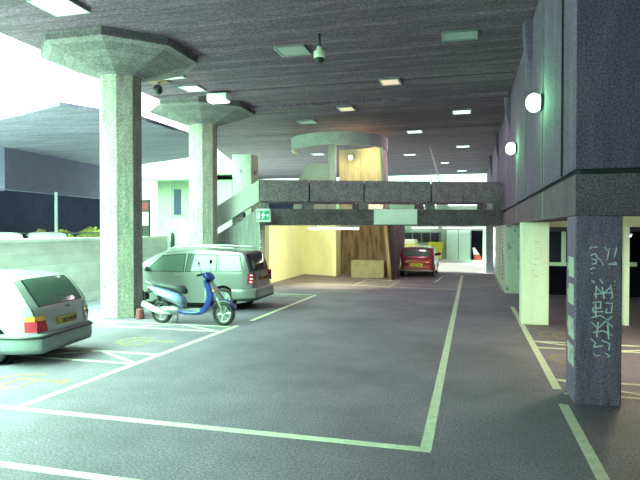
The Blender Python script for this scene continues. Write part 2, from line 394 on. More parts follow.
for x in (-.75,-2.75): 
    k = MB(); z=2.93+x*.565; k.ext([(x-.35,.1,z-.22),(x+.05,.1,z+.02),(x+.05,.1,z+.31),(x-.35,.1,z+.09)],(0,.3,0)); k.build('parapet_block', m_bridge, st)
kk = MB()
for i,(a,b) in enumerate(((0,0),(0,-.22),(0,-.42),(0,-.62))):
    kk.tube([(-.02,.09,2.1+b),(.1,.09,2.12+b),(.1,.09,2.0+b),(-.02,.09,1.98+b),(.02,.09,1.92+b)],.012,6)
kk.build('graffiti', m_graf, st)
# lift block
t = thing('concrete_block_tower','pale square concrete block rising behind the corner of the footbridge','tower',(-9.05,21.9,0))
MB().box(-.42,.42,-.35,.45,0,5.25).build('tower_shaft', noisy(mat('block_concrete',(.62,.62,.58),.85),(2,2,.5),.1,3,30,.08), t, bevel=.02)
MB().box(-.05,.0,-.362,-.35,4.5,4.62).build('fixing_hole', m_dkmetal, t); MB().box(.418,.43,-.02,.08,4.45,4.6).build('fixing_hole', m_dkmetal, t)
# exit sign on the bridge corner
t = thing('exit_sign','green emergency exit sign with white running figure hanging at the left bridge corner','sign',(-7.25,19.3,2.68))
MB().box(-.27,.27,-.05,.05,-.24,.24).build('sign_case', mat('sign_case_grey',(.55,.65,.6),.5), t, bevel=.01)
MB().box(-.24,.24,-.058,-.05,-.17,.17).build('sign_face', m_green, t)
k = MB()
y=-.06
def flat(pts): k.ext([(a,y,b) for a,b in pts],(0,-.004,0))
flat([(-.21,-.12),(-.13,-.12),(-.13,.12),(-.21,.12)])                       # door
flat([(-.05,-.12),(-.02,-.12),(.03,-.03),(.0,.04),(.05,.0),(.07,.02),(.0,.08),(-.04,.06),(-.07,0),(-.05,-.01),(-.03,.02),(-.01,-.03)])  # runner
k.ball((.02,y-.002,.115),.022,1,.1,1,10)
flat([(.11,-.015),(.17,-.015),(.17,-.06),(.22,.0),(.17,.06),(.17,.015),(.11,.015)])   # arrow
k.build('pictogram', m_signw, t)
MB().tube([(0,0,.24),(0,.1,.3)],.02).build('bracket', m_dkmetal, t)
# pale board on bridge front
t = thing('blank_sign_board','long blank pale green board fixed to the front of the footbridge deck','board',(A.x,A.y,0),rz)
MB().box(4.3,5.95,-.0,.055,2.36,2.93).build('board', m_panel, t, bevel=.006)
MB().box(4.28,5.97,.02,.059,2.34,2.95).build('board_frame', m_metal, t)
# fluorescent lamp below bridge
t = tube_light(A.x+D.x*.29,A.y+D.y*.29+.2,2.2,1.95,rz,'long glowing yellowish fluorescent lamp under the front edge of the footbridge',m_tube,'fluorescent_lamp')

# ------------------------------------------------------------------ cream room and spiral stair drum
struct(MB().box(-8.1,-7.8,21.4,26.6,0,2.9).build('wall_cream_side', m_cream))
struct(MB().prism([(-7.85,26.4),(-6.15,25.6),(-6.15,25.9),(-7.85,26.7)],0,2.9).build('wall_cream_back', m_cream))
dc = Vector((-5.65,24.6))
dr = thing('spiral_stair_drum','round concrete spiral stair enclosure with ring top lit warm inside','stair drum',(dc.x,dc.y,0))
def drum(r0,r1,z0,z1,a0,a1,th,n=40):
    k = MB(); 
    def ring(r0_,z): return None
    for i in range(n):
        t0=a0+(a1-a0)*i/n; t1=a0+(a1-a0)*(i+1)/n
        P=lambda r,t,z:(r*math.cos(t),r*math.sin(t),z)
        k.hull([P(r0,t0,z0),P(r0+th,t0,z0),P(r0+th,t1,z0),P(r0,t1,z0)],[P(r1,t0,z1),P(r1+th,t0,z1),P(r1+th,t1,z1),P(r1,t1,z1)])
    bmesh.ops.remove_doubles(k.bm, verts=k.bm.verts[:], dist=1e-4)
    return k
R_=math.radians
drum(2.0,2.0,5.65,6.17,R_(172),R_(378),.15,48).build('ring_beam', noisy(mat('ring_concrete',(.42,.43,.42),.85),(1,1,1),.15,3,30,.15), dr)
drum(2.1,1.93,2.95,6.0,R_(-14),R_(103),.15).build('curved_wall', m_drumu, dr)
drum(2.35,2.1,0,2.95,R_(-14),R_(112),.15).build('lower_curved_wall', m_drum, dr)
MB().box(-.38,-.06,-.55,-.3,2.95,5.95).build('upright', m_fasc, dr, bevel=.015)
MB().box(-.56,-.36,.9,1.9,0,2.95).build('lower_upright', m_cream, dr)
k = MB(); k.ext([(-2.0,-.6,2.9),(-1.85,-.6,4.2),(-1.3,-.6,5.12),(-.38,-.6,5.05),(-.38,-.6,2.9)],(0,.15,0)); k.build('stair_balustrade', noisy(mat('balustrade_concrete',(.62,.64,.58),.85),(1,1,1),.1,3,30,.1), dr)
MB().box(.45,1.95,.4,.9,0,.78).build('plinth', noisy(mat('plinth_concrete',(.27,.24,.17),.9),(1,1,1),.2,3,20,.3), dr, bevel=.02)
t = thing('bulkhead_lamp','warm orange lamp glowing inside the spiral stair drum','light',(-5.35,25.6,5.5))
MB().ball((0,0,0),.09).build('lamp_globe', m_bulb, t, smooth=True); MB().lathe([(.0,-.02),(.11,-.02),(.11,.03),(0,.03)],Matrix.Translation((0,.1,0))@Matrix.Rotation(PI/2,4,'X')).build('lamp_base', m_dkmetal, t)

# ------------------------------------------------------------------ ceiling lights
def clight(x,y,m,label,w=.62,d=.62,drop=.03):
    t = thing('ceiling_light', label, 'light', (x,y,CZ), group='square luminaires in the concrete ceiling')
    k = MB(); h=.045
    for a in ((-w/2-h,w/2+h,-d/2-h,-d/2),(-w/2-h,w/2+h,d/2,d/2+h),(-w/2-h,-w/2,-d/2,d/2),(w/2,w/2+h,-d/2,d/2)):
        k.box(*a,-drop-.02,.0)
    k.build('frame', m_metal, t)
    MB().box(-w/2,w/2,-d/2,d/2,-drop,0).build('diffuser', m, t)
    return t
clight(-7.72,9.35,m_lbright,'very bright square ceiling light above the near flared column',.72,.72,.06)
clight(-4.2,13.2,m_ldim,'unlit grey ceiling light beside the hanging dome camera',.68,.6)
clight(-.25,13.15,m_ldimg,'unlit greenish ceiling light nearest the dark right wall',.7,.5)
clight(-4.33,20.0,m_lwarm,'dim warm ceiling light nearer the spiral drum ring',.5)
clight(-2.3,16.7,m_lwarm,'dim warm ceiling light above the middle of the lane',.5)
clight(-.32,21.6,m_lmid,'bright white ceiling light between spiral ring and the nearer green wall lamp',.6)
clight(-2.4,25.4,m_lmid,'white ceiling light right of the spiral drum ring',.6)
clight(-.38,30.5,m_lmid,'far white ceiling light near the right wall above the bridge parapet')
clight(-3.4,33.0,m_lmid,'far white ceiling light right of the spiral drum, over the red car side')
clight(-6.4,22.0,m_ldim,'faint ceiling light just in front of the spiral drum ring')
clight(-8.5,31.5,m_lmid,'far ceiling light seen under the left of the spiral drum ring')
clight(-8.3,15.9,m_lmid,'bright small ceiling light between the two flared columns',.55)
clight(-8.4,14.3,m_lmid,'pale ceiling light just behind the nearer flared column',.9,.8)
clight(-1.6,37.6,m_lmid,'very distant ceiling light beside the thin hanging cable',.45)
clight(-.6,43.0,m_lmid,'most distant ceiling light just above the bright far opening')
t = thing('box_light','boxy pale green lit lamp hanging from the ceiling above the second flared column','light',(-7.75,16.6,6.25))
MB().box(-.33,.33,-.18,.18,0,.22).build('case', m_panel, t, bevel=.01); MB().box(-.3,.3,-.16,.16,-.03,0).build('diffuser', m_lbright, t)
MB().tube([(0,0,.22),(0,0,.3)],.03).build('stem', m_metal, t)
# dome cameras
t = thing('dome_camera','white dome security camera hanging from the ceiling on a dark stem','camera',(-3.28,12.3,CZ))
MB().tube([(0,0,0),(0,0,-.3)],.028,10).build('stem', m_dkmetal, t, smooth=True)
MB().lathe([(0,-.28),(.06,-.29),(.07,-.36),(.13,-.40),(.135,-.52),(.12,-.55),(0,-.55)]).build('housing', m_white, t, smooth=True)
MB().ball((0,0,-.55),.115).build('dome', m_black, t, smooth=True)
t = thing('dome_camera','black dome security camera hanging under the ceiling right of the nearer flared column','camera',(-8.9,14.9,CZ))
MB().box(-.3,.3,-.2,.2,-.05,0).build('mount_plate', mat('rust_plate',(.25,.12,.09),.8), t)
MB().tube([(0,0,-.05),(0,0,-.16)],.05,10).build('stem', m_metal, t)
MB().ball((0,0,-.27),.15).build('dome', m_black, t, smooth=True)
# green wall lamps
for y,label in ((10.75,'glowing green bulkhead lamp on the dark right wall, nearer one'),(16.6,'glowing green bulkhead lamp on the dark right wall, farther one')):
    t = thing('wall_lamp',label,'light',(1.25,y,4.42),group='green lamps on the right wall')
    MB().lathe([(0,0),(.15,0),(.15,.06),(0,.06)],Matrix.Rotation(-PI/2,4,'Y')).build('lamp_base', m_dkmetal, t)
    MB().ball((-.16,0,0),.15,.9,1,1.1).build('lamp_globe', m_gbulb, t, smooth=True)
t = thing('hanging_cable','thin pale cable hanging from the ceiling beyond the bridge','cable',(-1.85,30,CZ))
MB().tube([(-.2,0,0),(-.1,0,-.4),(.1,0,-1.1),(.22,0,-1.55),(.3,.0,-1.9)],.035,6).build('cable', m_white, t, smooth=True)

# ------------------------------------------------------------------ elevated deck on the left and what lies beyond
dk = thing('elevated_deck','elevated concrete roadway slab beyond the left wall with pale edge','elevated deck',(0,0,0))
pl = [(-30,21.6),(-15.9,16.3),(-12.3,14.9),(-11.1,17.4),(-11.05,21.05),(-11.3,23.8),(-14.1,27.1),(-19,29.6),(-30,31)]
MB().prism(pl,6.0,6.12).build('slab', m_soff, dk)
MB().prism([(-21.3,21.6),(-20.9,21.6),(-21.5,29.9),(-21.9,29.9)],4.05,6.0).build('edge_beam', noisy(mat('edge_beam_concrete',(.10,.07,.15),.9),(.5,.5,1),.15,2,20,.15), dk)
MB().prism([(-33.4,14.3),(-21.3,21.6),(-21.3,22),(-33.4,22)],4.0,6.0).build('edge_beam_return', m_soff, dk)
t = thing('deck_post','thin grey steel post under the elevated deck edge','post',(-20.6,24.6,.0))
MB().tube([(0,0,0),(0,0,4.1)],.075,10).build('post_shaft', noisy(mat('post_grey',(.42,.45,.48),.6),(1,1,1),.1,3,20,.1), t)
struct(MB().box(-33.5,-11.6,-6,23.5,0,.62).build('ground_left', m_paving))
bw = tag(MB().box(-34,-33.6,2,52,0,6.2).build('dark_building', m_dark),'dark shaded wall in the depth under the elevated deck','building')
m_leaf = noisy(mat('sunlit_leaves',(.30,.26,.06),.7),(1,1,1),.4,8,30,.4)
def bush(x,y,z,r,n,label,h=1.0):
    t = thing('bush',label,'bush',(x,y,z),group='bushes under the elevated deck')
    k = MB(); 
    for i in range(n):
        a=random.uniform(0,2*PI); q=r*math.sqrt(random.random()); zz=random.random()*r*h*(1-.6*(q/r)**2)
        c=Vector((q*math.cos(a),q*math.sin(a),zz+.1)); d=Vector((random.gauss(0,1),random.gauss(0,1),random.gauss(0,1))).normalized(); e=d.orthogonal().normalized(); f=d.cross(e); s_=random.uniform(.08,.17)
        k.poly([c-e*s_,c+f*s_*.5,c+e*s_,c-f*s_*.5])
    k.build('foliage', m_leaf, t)
    k = MB()
    for i in range(5): k.tube([(0,0,0),(random.uniform(-.3,.3)*r,random.uniform(-.3,.3)*r,r*.7*h)],.03,5)
    k.build('stems', m_dkmetal, t)
bush(-23.7,31.6,1.35,.9,700,'sunlit yellow green bush under the deck, the one closest to the concrete column')
bush(-25.6,31.0,1.35,.7,700,'sunlit yellow green bush just right of the thin deck post')
bush(-27.2,31,1.4,.4,260,'small sunlit bush left of the thin deck post',1.8)
struct(MB().box(-29.5,-22.6,26,38,0,1.45).build('trim_6', noisy(mat('green_bank',(.40,.46,.40),.9),(1,1,1),.2,2,20,.1)))
t = thing('guard_rail','dark guard rail running below the bushes beyond the left wall','railing',(-21.95,24,0))
MB().box(-.04,.04,-10,10,1.93,2.02).build('rail', m_dkmetal, t)
for i in range(5): MB().box(-.04,.04,-9+4*i,-8.9+4*i,0,1.93).build('post', m_dkmetal, t)
# pale building at left
t = thing('tall_pale_building','tall pale building seen above the elevated deck at far left','building',(-42,12,0))
MB().box(-6,6,-55,9,0,27).build('walls', noisy(mat('pale_facade',(.75,.72,.72),.8),(1,1,1),.05,1,10,.04), t)  # stretched out of view in length and height to block low sky light
k=MB()
for zz in (8.5,13,18): k.box(6.0,6.06,-55,9,zz,zz+.25)
k.build('string_course', m_fasc, t)
for yy in (-14,-9,-4,1,6): MB().box(6,6.05,yy-.05,yy+.05,0,27).build('wall_joint', m_buildg, t)
# pale low building between the columns
t = thing('low_pale_building','pale low building with projecting roof and narrow dark window between the columns','building',(-24,42,0))
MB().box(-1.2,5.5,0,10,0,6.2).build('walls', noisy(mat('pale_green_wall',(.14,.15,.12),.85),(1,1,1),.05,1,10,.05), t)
MB().box(-2.3,3.6,-1.2,0,6.2,6.6).build('roof_edge', m_buildg, t); MB().box(-1.6,5.9,-.4,10,6.6,6.75).build('roof', m_buildg, t)
MB().box(.35,1.0,-.05,0,3.4,5.5).build('window', m_glassd, t); MB().box(-.5,3.5,-.05,0,2.2,3.1).build('low_window', m_buildg, t)
MB().box(.0,.12,-.06,0,0,6.2).build('corner_strip', m_buildg, t)
t = thing('background_tower','hazy pale block behind the pale low building','building',(-27,70,0))
MB().box(-16,30,0,8,0,16).build('walls', m_build, t)
for i in range(6): MB().box(-12+7*i,-8+7*i,-.05,0,10.5,11.5).build('window_band', m_fasc, t)
# information board beyond parapet
t = thing('information_board','dark framed notice board with red header and white sheet beyond the left wall','sign',(-13.75,21.6,0))
MB().box(-.06,.42,-.05,.05,1.3,3.45).build('board', m_black, t)
MB().box(-.02,.38,-.058,-.05,3.0,3.35).build('red_header', mat('red_panel',(.28,.03,.05),.6), t)
MB().box(-.02,.38,-.058,-.05,2.35,2.92).build('white_sheet', m_white, t)
MB().box(.1,.26,-.04,.04,0,1.3).build('stand', m_dkmetal, t)
# bollard near wall end
tag(MB().lathe([(0,0),(.06,0),(.06,2.0),(.03,2.06),(0,2.07)]).build('thin_post', m_dkmetal, loc=(-11.0,19.38,0)),'thin dark post just left of the second flared column beside the wall end','post')

# ------------------------------------------------------------------ far court facade (Y=42)
fw = struct(MB().box(-12,1.4,42,42.4,0,4.2).build('wall_back', noisy(mat('court_wall',(.34,.42,.36),.9),(1,1,1),.1,1,12,.05)))
t = thing('window_strip','row of dark windows in the far wall above the red car','window',(-3.4,42,0))
MB().box(-1.4,1.35,-.06,0,1.2,2.0).build('frame', m_buildg, t)
for a in (-1.3,-.65,.0,.65): MB().box(a,a+.56,-.08,-.06,1.27,1.93).build('pane', m_glassd, t)
t = thing('roller_door','pale green door panel in the far wall','door',(-.8,42,0))
MB().box(-.85,.82,-.08,0,0,2.15).build('door_leaf', m_panel, t); MB().box(-.9,-.85,-.1,0,0,2.2).build('door_frame', m_buildg, t)
MB().box(-.02,.02,-.09,-.08,0,2.15).build('door_joint', m_buildg, t)
t = thing('dark_doorway','dark doorway opening right of the pale green door','doorway',(.5,42,0))
MB().box(-.4,.38,-.06,0,0,2.1).build('opening', m_dark, t); MB().box(.38,.6,-.12,0,0,2.2).build('white_frame', m_white, t)
t = thing('barrier_cone','red and white leaning barrier piece in the dark doorway','barrier',(.55,41.5,0))
k=MB(); k.hull([(-.25,-.1,0),(.35,-.1,0),(.35,.1,0),(-.25,.1,0)],[(-.3,-.05,.42),(.1,-.05,.42),(.1,.05,.42),(-.3,.05,.42)]); k.build('red_base', mat('barrier_red',(.6,.05,.05),.6), t)
k=MB(); k.hull([(-.3,-.05,.42),(.1,-.05,.42),(.1,.05,.42),(-.3,.05,.42)],[(-.38,-.04,.9),(-.22,-.04,.9),(-.22,.04,.9),(-.38,.04,.9)]); k.build('white_top', m_white, t)
m_yel = noisy(mat('bright_yellow',(.85,.75,.06),.6),(1,1,1),.15,5,20,.1)
t = thing('wheeled_bin','yellow wheeled bin standing against the far wall right of the red car','bin',(-2.35,41.3,0))
k=MB(); k.hull([(-.35,-.3,.1),(.35,-.3,.1),(.35,.3,.1),(-.35,.3,.1)],[(-.5,-.4,1.15),(.48,-.4,1.15),(.48,.4,1.15),(-.5,.4,1.15)]); k.build('bin_body', m_yel, t, bevel=.03)
MB().box(-.52,.5,-.42,.42,1.15,1.28).build('lid', m_yel, t, bevel=.03)
k=MB(); 
for sx in (-.28,.28): k.lathe([(0,-.03),(.08,-.03),(.08,.03),(0,.03)],Matrix.Translation((sx,-.2,.08))@Matrix.Rotation(PI/2,4,'Y'),12)
k.build('wheel', m_black, t)
t = thing('delivery_van','yellow van roof showing behind the red hatchback','van',(-4.0,38.8,0))
MB().box(-.9,.65,-.8,1.8,.4,1.15).build('van_body', m_yel, t, bevel=.12); MB().box(-.7,.45,-.5,1.4,1.15,1.5).build('van_cab', m_white, t, bevel=.1)
k=MB()
for sx in (-.75,.5):
    for sy in (-.4,1.3): k.lathe([(0,-.1),(.3,-.1),(.3,.1),(0,.1)],Matrix.Translation((sx,sy,.3))@Matrix.Rotation(PI/2,4,'Y'),16)
k.build('wheel', m_black, t)
for x,z,lab in ((-3.2,2.32,'left one low on the far wall'),(-1.0,2.32,'middle one low on the far wall'),(.3,2.32,'right one low on the far wall')):
    tube_light(x,41.8,z,1.9,0,'white strip light, '+lab,m_tubew,'wall_strip_light')
for x,lab in ((-3.0,'left one'),(-.9,'middle one'),(.4,'right one')):
    tube_light(x,41.8,3.95,1.3,0,'white strip light high on the far wall under the bridge parapet, '+lab,m_tubew,'wall_strip_light')

# ------------------------------------------------------------------ cars
def catmull(P, n=6):
    out=[]
    for i in range(len(P)-1):
        p0=P[max(i-1,0)];p1=P[i];p2=P[i+1];p3=P[min(i+2,len(P)-1)]
        for k in range(n):
            t=k/n
            out.append(tuple(.5*((2*p1[j])+(-p0[j]+p2[j])*t+(2*p0[j]-5*p1[j]+4*p2[j]-p3[j])*t*t+(-p0[j]+3*p1[j]-3*p2[j]+p3[j])*t**3) for j in (0,1)))
    out.append(P[-1]); return out
class Car:
    def __init__(s, name, label, loc, rz, L, W, H, belt, prof, wx, wr, paint, glass, tumble=.17):
        s.L,s.W,s.H,s.belt,s.wx,s.wr,s.tumble=L,W,H,belt,wx,wr,tumble
        s.t=thing(name,label,'car',loc,rz); s.paint=paint; s.glass=glass
        s.P=catmull(prof)
        s.rim=.05
        s.body()
    def w(s,x,z):
        d=min(x,s.L-x); pl=1-.16*(1-min(1,max(d,0)/.5))**2.4
        if x>s.L*.75: pl-=.05*((x-s.L*.75)/(s.L*.25))**2
        if z<s.belt: tb=1-.05*((s.belt-z)/s.belt)**2
        else: tb=1-s.tumble*((z-s.belt)/(s.H-s.belt))**1.15
        return s.W/2*pl*tb
    def nrm(s,i):
        a=s.P[max(i-1,0)]; b=s.P[min(i+1,len(s.P)-1)]; dx,dz=b[0]-a[0],b[1]-a[1]; l=math.hypot(dx,dz) or 1
        return (-dz/l,dx/l)
    def pt(s,u,t,off=0):
        """u: index along the profile (float), t in -1..1 across"""
        i=int(min(max(u,0),len(s.P)-1.001)); f=u-i
        p=[s.P[i][k]*(1-f)+s.P[i+1][k]*f for k in (0,1)]
        n0=s.nrm(i); n1=s.nrm(i+1); n=[n0[k]*(1-f)+n1[k]*f for k in (0,1)]
        c=s.rim*abs(t)**5-off
        x=p[0]-n[0]*c; z=p[1]-n[1]*c
        return Vector((x, t*s.w(min(max(p[0],0),s.L), p[1]), z))
    def top(s,x):
        best=-1
        for i in range(len(s.P)-1):
            a=s.P[i]; b=s.P[i+1]; n=s.nrm(i)
            ax,bx=a[0]-n[0]*s.rim,b[0]-n[0]*s.rim; az,bz=a[1]-n[1]*s.rim,b[1]-n[1]*s.rim
            if min(ax,bx)<=x<=max(ax,bx) and abs(bx-ax)>1e-6:
                best=max(best,az+(bz-az)*(x-ax)/(bx-ax))
        return best
    def bot(s,x):
        z=.19
        d=min(x,s.L-x)
        if d<.5: z=.19+.1*(1-d/.5)
        for wx in s.wx:
            r=s.wr+.055
            if abs(x-wx)<r: z=max(z, s.wr+math.sqrt(r*r-(x-wx)**2))
        return z
    def body(s):
        n=len(s.P)
        k=MB()
        k.grid(lambda a,b: s.pt(a*(n-1), b*2-1), n-1, 14)
        xs=[]
        N=120
        x0=min(p[0] for p in s.P)+s.rim+.002; x1=max(p[0] for p in s.P)-s.rim-.002
        for i in range(N+1): xs.append(x0+(x1-x0)*(i/N))
        for sg in (-1,1):
            g=[]
            for x in xs:
                zb=s.bot(x); zt=max(s.top(x),zb+.02); g.append([k.bm.verts.new((x, sg*s.w(x,zb+(zt-zb)*j/16), zb+(zt-zb)*j/16)) for j in range(17)])
            for i in range(N):
                for j in range(16): k.bm.faces.new((g[i][j],g[i+1][j],g[i+1][j+1],g[i][j+1]) if sg<0 else (g[i][j],g[i][j+1],g[i+1][j+1],g[i+1][j]))
            # end caps joining side to the profile ends
        s.bd=k.build('body', s.paint, s.t, smooth=True)
        u=MB(); u.box(.3,s.L-.3,-s.W/2+.24,s.W/2-.24,.2,.62); u.build('underbody', m_black, s.t)
        for wx in s.wx:
            for sg in (-1,1):
                M=Matrix.Translation((wx,sg*(s.W/2-.12),s.wr))@Matrix.Rotation(-sg*PI/2,4,'X')
                k=MB(); R=s.wr
                k.lathe([(R*.62,-.09),(R*.9,-.1),(R,-.07),(R,.07),(R*.9,.1),(R*.62,.09)],M,28,True)
                wh=k.build('wheel', m_black, s.t, smooth=True)
                k=MB(); k.lathe([(R*.63,.05),(R*.66,.095),(R*.58,.09),(R*.56,.03),(.001,.02)],M,28)
                for q in range(5):
                    a=2*PI*q/5
                    c,sn=math.cos(a),math.sin(a); r0,r1=.03,R*.6; w_=.035
                    pts=[(c*r0-sn*w_,sn*r0+c*w_),(c*r0+sn*w_,sn*r0-c*w_),(c*r1+sn*w_,sn*r1-c*w_),(c*r1-sn*w_,sn*r1+c*w_)]
                    k.hull([M@Vector((a_,b_,.03)) for a_,b_ in pts],[M@Vector((a_,b_,.085)) for a_,b_ in pts])
                k.lathe([(.06,.03),(.06,.09),(.001,.095)],M,16)
                k.build('rim', m_alloy, wh)
                k=MB(); k.lathe([(R*.95+.09,-.12),(R*.95+.09,.03)],M,28); k.lathe([(R*.95+.09,-.12),(.001,-.12)],M,28)
                k.build('wheel_well', m_black, s.t)
    def side(s, q, sg, off=.006, n=10):
        """quad panel (x,z)x4 on the side"""
        k=MB()
        def f(a,b):
            x=(q[0][0]*(1-a)+q[1][0]*a)*(1-b)+(q[3][0]*(1-a)+q[2][0]*a)*b
            z=(q[0][1]*(1-a)+q[1][1]*a)*(1-b)+(q[3][1]*(1-a)+q[2][1]*a)*b
            return (x, sg*(s.w(x,z)+off), z)
        return k.grid(f,n,n)
    def strip(s,u0,u1,t0,t1,off=.006,nu=8,nt=12):
        k=MB(); return k.grid(lambda a,b: s.pt(u0+(u1-u0)*a, t0+(t1-t0)*b, off), nu, nt)
    def u_at_z(s,z,rear=True):
        idx=range(len(s.P)-1) if rear else range(len(s.P)-2,-1,-1)
        for i in idx:
            a,b=s.P[i][1],s.P[i+1][1]
            if (a-z)*(b-z)<=0 and a!=b: return i+(z-a)/(b-a)
        return 0
    def band(s,x_end,z0,z1,off,rear=True,n=10):
        """bumper-like band wrapped round one end"""
        k=MB(); pts=[]
        zm=(z0+z1)/2; xe=0 if rear else s.L
        for i in range(n+1): # from the side to the corner
            x=xe+(x_end-xe)*(1-i/n)**1.6
            pts.append((x, s.w(x,zm)))
        wc=pts[-1][1]; path=pts+[(xe,wc*(1-j/6)) for j in range(1,7)]
        full=path+[(x,-y) for x,y in path[::-1][1:]]
        sx=-1 if rear else 1
        ring=[]
        m=len(full)
        for i,(x,y) in enumerate(full):
            a=full[max(i-1,0)];b=full[min(i+1,m-1)]; dx,dy=b[0]-a[0],b[1]-a[1]; l=math.hypot(dx,dy) or 1
            nx,ny=(dy/l,-dx/l)
            if nx*(x-s.L/2)+ny*y<0: nx,ny=-nx,-ny
            h=z1-z0
            ring.append([k.bm.verts.new((x+nx*o,y+ny*o,z)) for o,z in ((-.02,z0+.02),(off*.5,z0),(off,z0+h*.25),(off,z0+h*.8),(off*.7,z1),(-.02,z1))])
        for a,b in zip(ring,ring[1:]):
            for j in range(5): k.bm.faces.new((a[j],a[j+1],b[j+1],b[j]))
        return k
m_alloy = mat('alloy',(.62,.63,.64),.35,.7)
m_glass = mat('car_glass',(.035,.045,.05),.08,0,coat=.6)
m_glassl = mat('pale_car_glass',(.10,.14,.13),.1,0,coat=.3)
m_seal = mat('black_seal',(.02,.02,.025),.4)
m_redl = mat('red_lamp_lens',(.55,.02,.05),.2,coat=1)
m_oran = mat('amber_lens',(.95,.35,.06),.25,coat=1)
m_clear = mat('clear_lens',(.8,.8,.82),.15,coat=1)
m_plate = mat('yellow_plate',(.36,.21,.03),.5)
m_silver = mat('silver_paint',(.26,.26,.27),.32,.35,coat=.6)
m_silver2 = mat('pale_silver_paint',(.44,.46,.49),.3,.25,coat=.6)
m_redp = mat('red_paint',(.32,.02,.035),.3,.1,coat=.6)

def plate_text(k,x,y0,z,n=7,w=.042,h=.07):
    random.seed(11)
    for i in range(n):
        yy=y0+i*w*1.45
        k.box(x-.004,x,yy,yy+.01,z,z+h); k.box(x-.004,x,yy,yy+w,z+(h-.012)*random.choice((0,1)),z+(h-.012)*1+.012 if False else z+.012+ (h-.012)*0)
        k.box(x-.004,x,yy,yy+w,z+h-.012,z+h)
        if i%2: k.box(x-.004,x,yy+w-.01,yy+w,z,z+h)

def finish(c, sides, rear, lamps, plate, bump, mir=True, handles=(), rearglass=None):
    t=c.t
    for sg in (-1,1):
        for q,m in sides: 
            o=c.side([(q[0][0]-.03,q[0][1]-.025),(q[1][0]+.03,q[1][1]-.025),(q[2][0]+.03,q[2][1]+.025),(q[3][0]-.03,q[3][1]+.025)],sg,.004).build('window_seal', m_seal, t, smooth=True)
            c.side(q,sg,.010).build('side_window', m, o, smooth=True)
        for x,z in handles:
            MB().tube([(x-.09,sg*(c.w(x,z)+.02),z),(x+.09,sg*(c.w(x,z)+.02),z)],.016,8).build('door_handle', c.paint, t, smooth=True)
        if mir:
            x,z=mir; y=sg*(c.w(x,z)+.1)
            MB().ball((x,y,z),.1,.6,1.1,.75).build('door_mirror', c.paint, t, smooth=True)
            MB().tube([(x,sg*(c.w(x,z)-.02),z-.04),(x,y,z-.03)],.02).build('mirror_arm', m_black, t)
    u0,u1,tt,mg=rear
    o=c.strip(u0-.6,u1+.6,-tt-.03,tt+.03,.004).build('rear_window_seal', m_seal, t, smooth=True)
    c.strip(u0,u1,-tt,tt,.010).build('rear_window', mg, o, smooth=True)
    return c

# --- silver estate at the left edge
prof=[(.02,.24),(-.02,.36),(-.01,.50),(.02,.66),(.05,.82),(.09,.93),(.23,1.13),(.38,1.31),(.52,1.385),(1.0,1.425),(1.6,1.44),(2.2,1.42),(2.65,1.32),(3.05,1.10),(3.32,.95),(3.7,.90),(4.0,.82),(4.2,.70),(4.27,.55),(4.27,.38),(4.2,.24)]
c=Car('estate_car','silver estate car with amber and red tail lamps at the left edge',(-6.64,8.17,0),PI+.12,4.27,1.68,1.44,.92,prof,(.82,3.42),.30,m_silver2,m_glass)
ub,ut=c.u_at_z(.93),c.u_at_z(1.34)
finish(c,[(((.85,.97),(1.15,.97),(1.1,1.28),(.9,1.28)),m_glass),(((1.22,.96),(2.0,.96),(1.98,1.31),(1.18,1.30)),m_glass),(((2.08,.96),(2.98,.96),(2.6,1.26),(2.06,1.31)),m_glass)],
       (ub,ut,.80,m_glassl),None,None,None,mir=(2.85,1.0),handles=((1.32,.86),(2.2,.86)))
for sg in (-1,1):
    y=sg
    k=MB()
    # lamp cluster wraps the corner: rear strip piece + side piece
    ul,uh=c.u_at_z(.53),c.u_at_z(.70)
    k=c.strip(ul,uh,sg*.76,sg*1.0,.012,6,6); k.grid(lambda a,b: (0.045+.17*a, sg*(c.w(.045+.17*a,.53+.17*b)+.012), .53+.17*b),6,6); k.build('tail_lamp', m_redl, c.t, smooth=True)
    uh2=c.u_at_z(.78); k=c.strip(uh,uh2,sg*.76,sg*1.0,.012,4,6); k.grid(lambda a,b: (0.07+.14*a, sg*(c.w(.07+.14*a,.70+.08*b)+.012), .70+.08*b),4,4); k.build('turn_lamp', m_oran, c.t, smooth=True)
c.band(.75,.19,.50,.05).build('rear_bumper', noisy(mat('grey_bumper',(.20,.22,.24),.5),(1,1,1),.1,5,30,.1), c.t, smooth=True)
c.band(.72,.42,.47,.065).build('bumper_strip', m_seal, c.t, smooth=True)
c.band(3.5,.26,.56,.04,False).build('front_bumper', m_seal, c.t, smooth=True)
k=MB(); k.box(-.02,.06,-.27,.27,.58,.70); k.build('number_plate', m_plate, c.t)
k=MB(); plate_text(k,-.0205,-.24,.605); k.build('plate_characters', m_seal, c.t)
k=MB(); k.box(-.05,.02,-.02,.02,.86,.88); k.tube([(.08,-.35,.99),(.05,-.2,1.03),(.09,.15,1.06)],.008,5); k.build('rear_wiper', m_seal, c.t)
for sg in (-1,1): c.side([(.6,.54),(3.0,.54),(3.0,.60),(.6,.60)],sg,.018).build('side_moulding', m_seal, c.t)
k=MB(); k.tube([(.0,.45,.22),(.4,.45,.22)],.03); k.build('exhaust_pipe', m_dkmetal, c.t)

